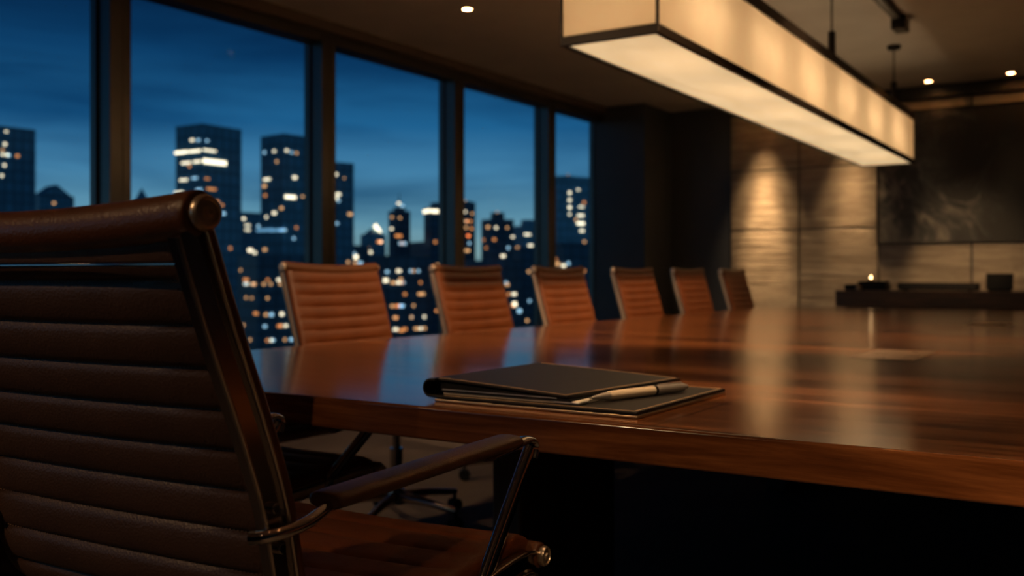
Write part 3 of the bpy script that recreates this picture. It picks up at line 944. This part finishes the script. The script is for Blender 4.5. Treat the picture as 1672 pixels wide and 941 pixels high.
# downlights
def downlight(x, y, label):
    d = tag(empty('downlight', (x, y, CEIL)), label, 'downlight', 'recessed ceiling downlights')
    bm = new_bm(); add_lathe(bm, [(0.033, 0.0), (0.033, -0.003), (0.036, -0.006), (0.050, -0.004), (0.052, 0.0)], 24); obj('trim_ring', bm, 'black_metal', d, smooth=40)
    bm = new_bm(); add_lathe(bm, [(0.0, -0.0015), (0.033, -0.0015)], 24); obj('lens', bm, 'downlight_lens', d)
    return d
dl = [(-4.10, 5.75, 'lit downlight in the ceiling over the window side, above the chairs'),
      (-3.55, 10.36, 'downlight washing the stone wall, hidden behind the long lamp'),
      (-2.60, 10.36, 'downlight washing the stone wall at the lamp end'),
      (-1.80, 10.36, 'lit downlight above the dark painting, just beyond the lamp end'),
      (-1.07, 10.36, 'lit downlight above the dark painting, further along the wall')]
for x, y, lab in dl: downlight(x, y, lab)
AMB = (1.0, 0.61, 0.28)
def wash(x, e_core, e_wide):
    spot('wall_wash', (x, 10.36, CEIL - 0.03), (x, YB - 0.03, 1.05), e_core, 24, 1.0, 0.06, AMB)
    spot('wall_wash', (x, 10.36, CEIL - 0.03), (x, YB - 0.03, 0.6), e_wide, 46, 1.0, 0.06, AMB)
wash(-3.55, 560, 150)
wash(-2.60, 170, 110)
wash(-1.80, 30, 8)
wash(-1.07, 20, 6)
spot('art_fill_spot', (-1.47, 7.70, CEIL - 0.11), (-1.55, YB, 1.05), 230, 30, 1.0, 0.12, AMB)  # added light below the track end, brightening the wall under the painting
for x, y, tx, ty, e, ang, lab in (  # added fill downlights, all out of view, brightening table and chairs
        (-2.60, -1.70, -1.35, 0.6, 85, 50, 'added unseen fill downlight behind the near chair, on the window side'),
        (0.75, -0.60, 0.85, 1.15, 225, 70, 'added unseen fill downlight behind the near end of the table'),
        (-0.75, 1.75, -0.88, 2.1, 165, 40, 'added unseen fill downlight above the portfolio'),
        (-0.70, 3.60, -2.75, 3.9, 260, 66, 'added unseen fill downlight right of the lamp, above the table middle'),
        (-0.70, 5.60, -2.75, 6.1, 260, 66, 'added unseen fill downlight right of the lamp, above the far half of the table'),
        (-0.30, 2.60, -1.30, 4.2, 420, 50, 'added unseen fill downlight over the table, right of the lamp near end'),
        (-4.10, 2.30, -3.2, 3.6, 80, 70, 'added unseen fill downlight over the window side, second from the pier'),
        (-4.10, -1.10, -3.0, 2.2, 190, 60, 'added unseen fill downlight over the window side, behind the near chair')):
    downlight(x, y, lab)
    spot('downlight_or_fill', (x, y, CEIL - 0.03), (tx, ty, 0.7), e, ang, 0.9)
spot('downlight_or_fill', (-4.10, 5.75, CEIL - 0.03), (-4.10, 5.75, 0), 25, 75, 0.9)

# ------------------------------------------------------------------ far end: painting, credenza and what stands on it
art = tag(empty('painting', (-1.27, YB - 0.03, 1.33)), 'large dark abstract smoke painting on the stone wall', 'painting')
bm = new_bm(); add_box(bm, -1.065, 1.065, -0.030, -0.004, 0.012, 1.345); obj('canvas', bm, 'art', art)
bm = new_bm()
for b in ((-1.08, 1.08, -0.045, 0, 0, 0.012), (-1.08, 1.08, -0.045, 0, 1.345, 1.357), (-1.08, -1.065, -0.045, 0, 0.012, 1.345), (1.065, 1.08, -0.045, 0, 0.012, 1.345)): add_box(bm, *b)
obj('frame', bm, 'frame_dark', art)

cz = 0.855
cr = tag(empty('credenza', (-1.0, 10.0, 0)), 'long dark wooden credenza against the far wall under the painting', 'credenza')
bm = new_bm(); add_box(bm, -1.53, 1.9, -0.30, 0.30, cz - 0.16, cz, 0.006, 2); obj('top', bm, 'credenza', cr, smooth=40)
bm = new_bm(); add_box(bm, -1.45, 1.75, -0.22, 0.28, 0.10, cz - 0.16, 0.004, 1); obj('body', bm, 'credenza', cr, smooth=40)
for kx in range(4):
    x0 = -1.44 + kx * 0.797
    bm = new_bm(); add_box(bm, x0 + 0.004, x0 + 0.789, -0.240, -0.22, 0.11, cz - 0.165, 0.003, 1); d = obj('door', bm, 'credenza', cr, smooth=40)
    bm = new_bm(); add_cyl(bm, (x0 + 0.72, -0.258, 0.42), (x0 + 0.72, -0.258, 0.56), 0.006, seg=10); obj('handle', bm, 'black_metal', d, smooth=40)
bm = new_bm(); add_box(bm, -1.35, 1.65, -0.15, 0.20, 0.0, 0.10); obj('plinth', bm, 'black_metal', cr)

def on_cred(u, y=9.95):
    D = y / (CT + ST * (u - 836) / FPX)
    return c2w((u - 836) / FPX * D, D).x
# black case stack with a tealight on it
x0, x1 = on_cred(1384), on_cred(1450)
cs = tag(empty('storage_box', ((x0 + x1) / 2, 9.95, cz)), 'low black lidded box at the left end of the credenza', 'box')
hwc = (x1 - x0) / 2
bm = new_bm(); add_box(bm, -hwc, hwc, -0.13, 0.13, 0, 0.060, 0.006, 2); obj('body', bm, 'black_plastic', cs, smooth=40)
bm = new_bm(); add_box(bm, -hwc + 0.12, hwc - 0.01, -0.11, 0.11, 0.060, 0.092, 0.006, 2); obj('lid', bm, 'black_plastic', cs, smooth=40)
cx = on_cred(1424)
ca = tag(empty('tealight', (cx, 9.90, cz + 0.092)), 'small lit tealight on the black box', 'candle')
bm = new_bm(); add_lathe(bm, [(0.020, 0), (0.024, 0.004), (0.024, 0.022), (0.021, 0.022), (0.020, 0.012), (0.0, 0.012)], 20); obj('cup', bm, 'candle_glass', ca, smooth=40)
bm = new_bm(); add_lathe(bm, [(0.0, 0.014), (0.009, 0.022), (0.011, 0.030), (0.007, 0.042), (0.0, 0.056)], 14); obj('flame', bm, 'flame', ca, smooth=60)
# small knob-like paperweight at the front of the box
cx = on_cred(1402, 9.78)
kw = tag(empty('paperweight', (cx, 9.78, cz)), 'small round brass paperweight before the black box', 'paperweight')
bm = new_bm(); add_lathe(bm, [(0.018, 0), (0.024, 0.006), (0.028, 0.022), (0.022, 0.038), (0.010, 0.046), (0.0, 0.047)], 18); obj('weight', bm, 'brass_edge', kw, smooth=60)
# long black sound bar
x0, x1 = on_cred(1466), on_cred(1598)
sb = tag(empty('soundbar', ((x0 + x1) / 2, 9.98, cz)), 'long flat black speaker bar on the credenza', 'speaker')
hs = (x1 - x0) / 2
bm = new_bm(); add_box(bm, -hs, hs, -0.06, 0.06, 0.006, 0.075, 0.012, 3); obj('body', bm, 'black_plastic', sb, smooth=40)
bm = new_bm(); add_box(bm, -hs + 0.02, hs - 0.02, -0.0615, -0.058, 0.014, 0.066); obj('grille', bm, 'sash', sb)
for sx in (-1, 1):
    bm = new_bm(); add_box(bm, sx * hs * 0.8 - 0.02, sx * hs * 0.8 + 0.02, -0.05, 0.05, 0, 0.008); obj('foot', bm, 'black_plastic', sb)
# standing dark desk display
x0, x1 = on_cred(1609), on_cred(1654)
ds = tag(empty('desk_display', ((x0 + x1) / 2, 9.98, cz)), 'small dark upright display at the right of the speaker bar', 'display')
hd_ = (x1 - x0) / 2
bm = new_bm(); add_box(bm, -hd_, hd_, -0.012, 0.012, 0.012, 0.165, 0.004, 2)
bmesh.ops.transform(bm, matrix=Matrix.Rotation(R(-8), 4, 'X'), verts=bm.verts[:])
obj('panel', bm, 'black_plastic', ds, smooth=40)
bm = new_bm(); add_box(bm, -hd_ * 0.8, hd_ * 0.8, -0.05, 0.06, 0, 0.012, 0.003, 1); obj('stand', bm, 'black_plastic', ds, smooth=40)

# ------------------------------------------------------------------ the city beyond the windows
GZ = -75.0
gbm = new_bm(); add_box(gbm, -3200, 400, -900, 3200, GZ - 2, GZ)
structure(obj('ground_city', gbm, 'city_ground'), 'dark city ground far below', 'ground')

def unit_box():
    bm = new_bm(); add_box(bm, -0.5, 0.5, -0.5, 0.5, -0.5, 0.5)
    me = bpy.data.meshes.new('lit_window'); bm.to_mesh(me); bm.free(); return me
WIN = {}
for k_ in ('win_warm', 'win_orange', 'win_white', 'win_cool', 'win_bright', 'win_blue'):
    WIN[k_] = unit_box(); WIN[k_].materials.append(M[k_])

def tower(label, u0, u1, ytop, D, psi, fac, crown=None, n_lit=10, lights=(), aspect=0.8, lit=('win_warm', 'win_white', 'win_orange', 'win_cool'), ymax=560, cat='building', name='office_tower'):
    """box tower; u0..u1 is where its sides stand seen from the room, D its distance, psi its turn"""
    rnd = random.Random(int(u0 * 7 + u1 * 13 + ytop))
    wpx = (u1 - u0) * D / FPX
    a = R(psi)
    w = wpx / (math.cos(a) + aspect * math.sin(a)); d = aspect * w
    X = ((u0 + u1) / 2 - 836) * D / FPX
    base = c2w(X, D + (w * math.sin(a) + d * math.cos(a)) / 2, GZ)
    top = CAMZ + (HOR - ytop) * D / FPX
    h = top - GZ
    az = TH + math.atan2(-X, D)       # turn the frame towards the room, then by psi
    root = tag(empty(name, base, az + a), label, cat)
    bm = new_bm(); add_box(bm, -w / 2, w / 2, -d / 2, d / 2, 0, h)
    obj('facade', bm, fac, root)
    bm = new_bm()
    add_box(bm, -w / 2, w / 2, -d / 2, -d / 2 + 0.5, h, h + 1.2); add_box(bm, -w / 2, w / 2, d / 2 - 0.5, d / 2, h, h + 1.2)
    add_box(bm, -w / 2, -w / 2 + 0.5, -d / 2, d / 2, h, h + 1.2); add_box(bm, w / 2 - 0.5, w / 2, -d / 2, d / 2, h, h + 1.2)
    obj('parapet', bm, fac, root)
    if crown:
        kind = crown[0]
        bm = new_bm()
        if kind == 'gable':      # pitched roof
            hh = crown[1] * D / FPX
            vs = [bm.verts.new(c) for c in ((-w / 2, -d / 2, h), (w / 2, -d / 2, h), (w / 2, d / 2, h), (-w / 2, d / 2, h), (0, -d / 2, h + hh), (0, d / 2, h + hh))]
            for f in ((0, 1, 4), (3, 5, 2), (0, 4, 5, 3), (1, 2, 5, 4), (0, 3, 2, 1)): bm.faces.new([vs[i] for i in f])
            obj('roof', bm, fac, root)
        elif kind == 'pyramid':
            hh = crown[1] * D / FPX
            vs = [bm.verts.new(c) for c in ((-w / 2, -d / 2, h), (w / 2, -d / 2, h), (w / 2, d / 2, h), (-w / 2, d / 2, h), (0, 0, h + hh))]
            for f in ((0, 1, 4), (1, 2, 4), (2, 3, 4), (3, 0, 4), (0, 3, 2, 1)): bm.faces.new([vs[i] for i in f])
            obj('roof', bm, fac, root)
        elif kind == 'step':     # smaller block on top
            hh = crown[1] * D / FPX; k = crown[2]
            add_box(bm, -w * k / 2, w * k / 2, -d * k / 2, d * k / 2, h, h + hh)
            obj('penthouse', bm, fac, root)
        if len(crown) > 3 or kind == 'spire':
            hh = crown[-1] * D / FPX
            b2 = new_bm(); add_cyl(b2, (0, 0, h), (0, 0, h + hh + 4), 0.5, 0.15, seg=8)
            obj('mast', b2, 'black_metal', root)
            if kind == 'spire': bm.free()
    # lit windows: (face, s, z, width, height)
    rot = Matrix.Rotation(az + a, 4, 'Z')
    inv = (Matrix.Translation(base) @ rot).inverted()
    camL = inv @ Vector((0, 0, CAMZ))
    def put(face, s, z, ww, wh, mat):
        o = bpy.data.objects.new('lit_window', WIN[mat])
        COL.objects.link(o); o.parent = root
        if face == 'f': o.location = (s, -d / 2 - 0.05, z); o.scale = (ww, 0.3, wh)
        else:
            sg = 1 if face == 'r' else -1
            o.location = (sg * (w / 2 + 0.05), s, z); o.scale = (0.3, ww, wh)
    side = 'r' if camL.x > 0 else 'l'
    def by_sight(u, y):
        dw = c2w((u - 836) / FPX, 1.0); dw.z = (HOR - y) / FPX
        dl_ = inv.to_3x3() @ dw
        best = None
        if dl_.y > 0:
            t = (-d / 2 - camL.y) / dl_.y; q = camL + dl_ * t
            if abs(q.x) <= w / 2: best = ('f', q.x, q.z)
        if best is None:
            sg = 1 if side == 'r' else -1
            if dl_.x * sg < 0:
                t = (sg * w / 2 - camL.x) / dl_.x; q = camL + dl_ * t
                if abs(q.y) <= d / 2: best = (side, q.y, q.z)
        return best
    px = D / FPX
    for (u, y, ww, wh, mat) in lights:
        if y < ytop - 1:                 # a lamp on the roof or mast
            xr = ((u - 836) * D / FPX - X)
            o = bpy.data.objects.new('roof_light', WIN[mat]); COL.objects.link(o); o.parent = root
            o.location = (xr * math.cos(a), 0, CAMZ + (HOR - y) * D / FPX - GZ); o.scale = (ww * px, ww * px, wh * px)
            continue
        b = by_sight(u, y)
        if b is None: continue
        kx = 1.0 if b[0] == 'f' else 1.0 / max(0.3, abs(math.sin(a)))
        if b[0] == 'f': kx = 1.0 / max(0.3, math.cos(a))
        put(b[0], b[1], b[2], ww * px * kx, wh * px, mat)
    zmin = CAMZ - (ymax - HOR) * D / FPX
    for _ in range(int(n_lit * 1.45)):
        fl = 3.6
        z = rnd.uniform(max(zmin, GZ + 3), top - 3); z = GZ + fl * math.floor((z - GZ) / fl) + 1.8
        f = 'f' if rnd.random() < math.cos(a) * w / (math.cos(a) * w + math.sin(a) * d) else side
        L = w if f == 'f' else d
        s = rnd.uniform(-L / 2 + 1.5, L / 2 - 1.5)
        sz = rnd.choice((0.8, 1.0, 1.2, 1.9)) * px / 0.25
        put(f, s, z - GZ, sz, 0.95 * px / 0.25, rnd.choice(lit))
    return root

W_, Wm, O_, C_, B_, BL = 'win_white', 'win_warm', 'win_orange', 'win_cool', 'win_bright', 'win_blue'
tower('tall dark tower cut off by the left edge of the first window', -60, 32, 210, 330, 25, 'fac_a', None, 16, [(10, 215, 4, 2, W_), (4, 245, 3, 3, Wm)])
tower('short building with a pitched roof and lamp in the first window', 36, 104, 322, 520, 20, 'fac_a', ('gable', 22), 10, [(72, 302, 3, 3, Wm), (52, 338, 4, 3, W_), (88, 332, 4, 3, Wm)])
tower('low dark block beside the first window post', 128, 262, 345, 640, 20, 'fac_b', None, 6)
tower('small pointed building right of the first window post', 214, 240, 330, 700, 15, 'fac_a', ('pyramid', 24), 3, [(227, 322, 3, 3, Wm)])
tower('wide tower with two brightly lit floors under its roof', 272, 378, 208, 300, 40, 'fac_a', None, 9,
      [(296, 249, 20, 4, B_), (318, 247, 18, 3, B_), (342, 246, 20, 2.5, W_), (284, 263, 12, 2, Wm), (304, 266, 14, 3, W_), (322, 264, 12, 3, W_), (342, 264, 20, 7, B_), (360, 266, 18, 7, B_),
       (314, 229, 5, 3, W_), (324, 229, 4, 3, C_), (338, 230, 3, 3, C_), (300, 294, 12, 2.5, W_), (318, 291, 8, 2.5, C_), (338, 292, 6, 2, O_), (292, 314, 14, 2, W_), (325, 310, 8, 3, C_), (345, 309, 14, 2.5, O_), (362, 335, 4, 3, O_)])
tower('tall blue-black tower beside the second window post', 415, 512, 224, 320, 38, 'fac_a', None, 14,
      [(425, 249, 3, 4, W_), (432, 249, 2.5, 4, C_), (448, 247, 3, 3, W_), (468, 246, 4, 3, W_), (476, 249, 3, 3, C_), (484, 250, 3, 3, Wm), (436, 293, 10, 3, W_), (432, 304, 5, 4, Wm), (481, 290, 6, 4, W_), (474, 322, 17, 5, B_), (494, 321, 3, 3, Wm), (448, 348, 5, 4, W_), (460, 340, 4, 4, Wm), (432, 376, 26, 3.5, BL), (452, 376, 22, 3.5, BL), (462, 376, 10, 3, C_)])
tower('low block between the two tall towers', 366, 424, 350, 520, 30, 'fac_a', None, 6, [(382, 366, 5, 2, Wm), (404, 368, 8, 2, W_), (404, 376, 8, 2, W_)])
tower('slim tower half behind the second window post', 490, 571, 268, 360, 28, 'fac_a', None, 8, [(549, 285, 3, 4, W_), (550, 324, 3, 4, W_), (553, 328, 3, 3, C_), (562, 291, 2, 2, Wm), (550, 365, 4, 3, C_)])
small = tower('small tower with a glowing orange sloped crown', 586, 627, 386, 560, 30, 'fac_b', ('pyramid', 16), 9, [(572, 421, 4, 5, C_), (601, 405, 4, 3, Wm), (605, 412, 4, 4, W_)])
tower('stepped tower with a lamp on its mast behind the first window-side chair', 632, 668, 348, 480, 25, 'fac_c', ('step', 10, 0.55, 20), 12, [(640, 355, 3, 3, Wm), (653, 356, 3, 3, Wm), (649, 331, 4, 3, W_), (656, 335, 4, 3, C_)])
tower('tower with one white lit top floor beside the third window post', 690, 742, 342, 460, 20, 'fac_c', ('step', 12, 0.6), 8, [(697, 345, 12, 5, B_), (710, 345, 12, 5, B_)])
tower('narrow building just right of the third window post', 750, 776, 334, 480, 18, 'fac_c', ('step', 6, 0.5), 7, [(759, 328, 2, 3, Wm), (771, 349, 3, 3, Wm), (761, 372, 3, 4, Wm), (760, 346, 2.5, 3, W_)])
tower('dark tower with a stepped top in the fourth window', 785, 839, 362, 430, 28, 'fac_c', ('step', 16, 0.42), 16, [(811, 346, 3, 3, Wm), (797, 371, 4, 4, Wm), (810, 372, 3, 4, W_), (828, 372, 3, 3, Wm), (837, 387, 4, 3, W_)])
tower('pale blue block beside the fourth window post', 838, 890, 372, 520, 35, 'fac_b', ('step', 14, 0.5), 5, [(861, 383, 10, 2.5, W_), (866, 401, 7, 3, W_), (845, 405, 4, 4, Wm)])
tower('blue tower with a column of bright windows in the last window', 890, 966, 292, 400, 30, 'fac_b', ('pyramid', 10), 10,
      [(930, 315, 4, 4, W_), (930, 327, 4, 4, W_), (930, 339, 4, 4, B_), (930, 350, 3, 3, W_), (944, 310, 4, 2, W_), (949, 338, 8, 2, W_), (948, 352, 10, 3, W_), (948, 365, 12, 4, B_), (950, 377, 7, 3, W_), (954, 395, 4, 3, Wm), (930, 283, 2, 3, Wm)])
# lower blocks in front, seen over the chairs
lowlit = ('win_warm', 'win_orange', 'win_warm', 'win_cool', 'win_white')
tower('broad low block full of orange lights left of the first window-side chair', 372, 510, 425, 250, 22, 'fac_c', None, 26, [(418, 512, 5, 4, O_), (434, 514, 4, 4, Wm), (443, 514, 5, 5, C_), (460, 513, 5, 5, W_), (402, 457, 7, 4, O_), (455, 457, 5, 4, W_), (437, 457, 4, 3, O_), (386, 408, 6, 5, W_)], lit=lowlit)
tower('low block behind the second post with a blue white lamp', 505, 596, 405, 380, 24, 'fac_c', None, 12, [(571, 422, 5, 5, C_), (581, 420, 6, 6, B_), (552, 412, 5, 4, C_)], lit=lowlit)
tower('low dark block of mixed lights over the first window-side chair', 590, 700, 424, 300, 30, 'fac_c', None, 34, [(630, 458, 6, 6, W_), (632, 444, 4, 4, C_), (654, 456, 4, 4, Wm), (655, 540, 7, 4, O_)], lit=lowlit)
tower('wide city block right of the stepped tower', 664, 760, 398, 520, 26, 'fac_c', None, 22, lit=lowlit)
tower('low block with two white lamps over the second window-side chair', 748, 850, 432, 300, 24, 'fac_c', None, 24, [(840, 497, 6, 7, B_), (848, 508, 6, 6, C_), (828, 465, 5, 4, Wm)], lit=lowlit)
tower('dark low block below the pale blue one', 836, 905, 410, 360, 20, 'fac_c', None, 8, lit=lowlit)
tower('dark low block at the foot of the last window', 900, 975, 402, 300, 26, 'fac_c', None, 7, [(911, 431, 5, 5, Wm), (920, 434, 6, 4, W_), (928, 430, 4, 4, C_)], lit=lowlit)
tower('broad far block left of the wide tower', -160, 285, 356, 760, 15, 'fac_c', None, 14, aspect=0.3)
# lit sloping panel on the roof of the small tower
cw = 560 / FPX
o = bpy.data.objects.new('lit_crown', WIN['win_bright']); COL.objects.link(o); o.parent = small
o.location = (6 * cw, -4 * cw, CAMZ + (HOR - 373) * cw - GZ); o.rotation_euler = (0, R(52), 0); o.scale = (16 * cw, 1.5, 5 * cw); o['label'] = 'glowing sloped roof panel'
# ------------------------------------------------------------------ sky
wd = bpy.data.worlds.new('dusk'); sc.world = wd
wd.use_nodes = True
nt = wd.node_tree
for n_ in list(nt.nodes): nt.nodes.remove(n_)
N = nt.nodes.new; L = nt.links.new
out = N('ShaderNodeOutputWorld'); bg = N('ShaderNodeBackground'); L(bg.outputs[0], out.inputs[0])
tc = N('ShaderNodeTexCoord'); sep = N('ShaderNodeSeparateXYZ'); L(tc.outputs['Generated'], sep.inputs[0])
mp = N('ShaderNodeMapRange'); mp.inputs['From Min'].default_value = -0.1; mp.inputs['From Max'].default_value = 0.4
L(sep.outputs['Z'], mp.inputs['Value'])
cr_ = N('ShaderNodeValToRGB')
stops = [(-0.1, (20, 34, 46)), (-0.01, (96, 132, 140)), (0.02, (128, 162, 166)), (0.055, (100, 150, 172)), (0.10, (70, 130, 168)), (0.15, (32, 97, 144)), (0.21, (13, 62, 104)), (0.28, (7, 40, 74)), (0.4, (4, 22, 46))]
els = cr_.color_ramp.elements
while len(els) < len(stops): els.new(0.5)
for e_, (z, c) in zip(els, stops): e_.position = (z + 0.1) / 0.5; e_.color = s2l(*c)
L(mp.outputs[0], cr_.inputs['Fac'])
mpp = N('ShaderNodeMapping'); mpp.inputs['Scale'].default_value = (2.2, 2.2, 15); mpp.inputs['Location'].default_value = (0.3, 1.2, 0.4); L(tc.outputs['Generated'], mpp.inputs['Vector'])
ns = N('ShaderNodeTexNoise'); ns.inputs['Scale'].default_value = 1.3; ns.inputs['Detail'].default_value = 5; ns.inputs['Roughness'].default_value = 0.5; ns.inputs['Distortion'].default_value = 0.4
L(mpp.outputs[0], ns.inputs['Vector'])
rp = N('ShaderNodeValToRGB'); rp.color_ramp.elements[0].position = 0.40; rp.color_ramp.elements[0].color = (1, 1, 1, 1); rp.color_ramp.elements[1].position = 0.68; rp.color_ramp.elements[1].color = (0.30, 0.44, 0.54, 1)
L(ns.outputs['Fac'], rp.inputs['Fac'])
mx = N('ShaderNodeMix'); mx.data_type = 'RGBA'; mx.blend_type = 'MULTIPLY'; mx.inputs['Factor'].default_value = 1.0
L(cr_.outputs['Color'], mx.inputs['A']); L(rp.outputs['Color'], mx.inputs['B'])
L(mx.outputs['Result'], bg.inputs['Color'])
bg.inputs['Strength'].default_value = 1.0
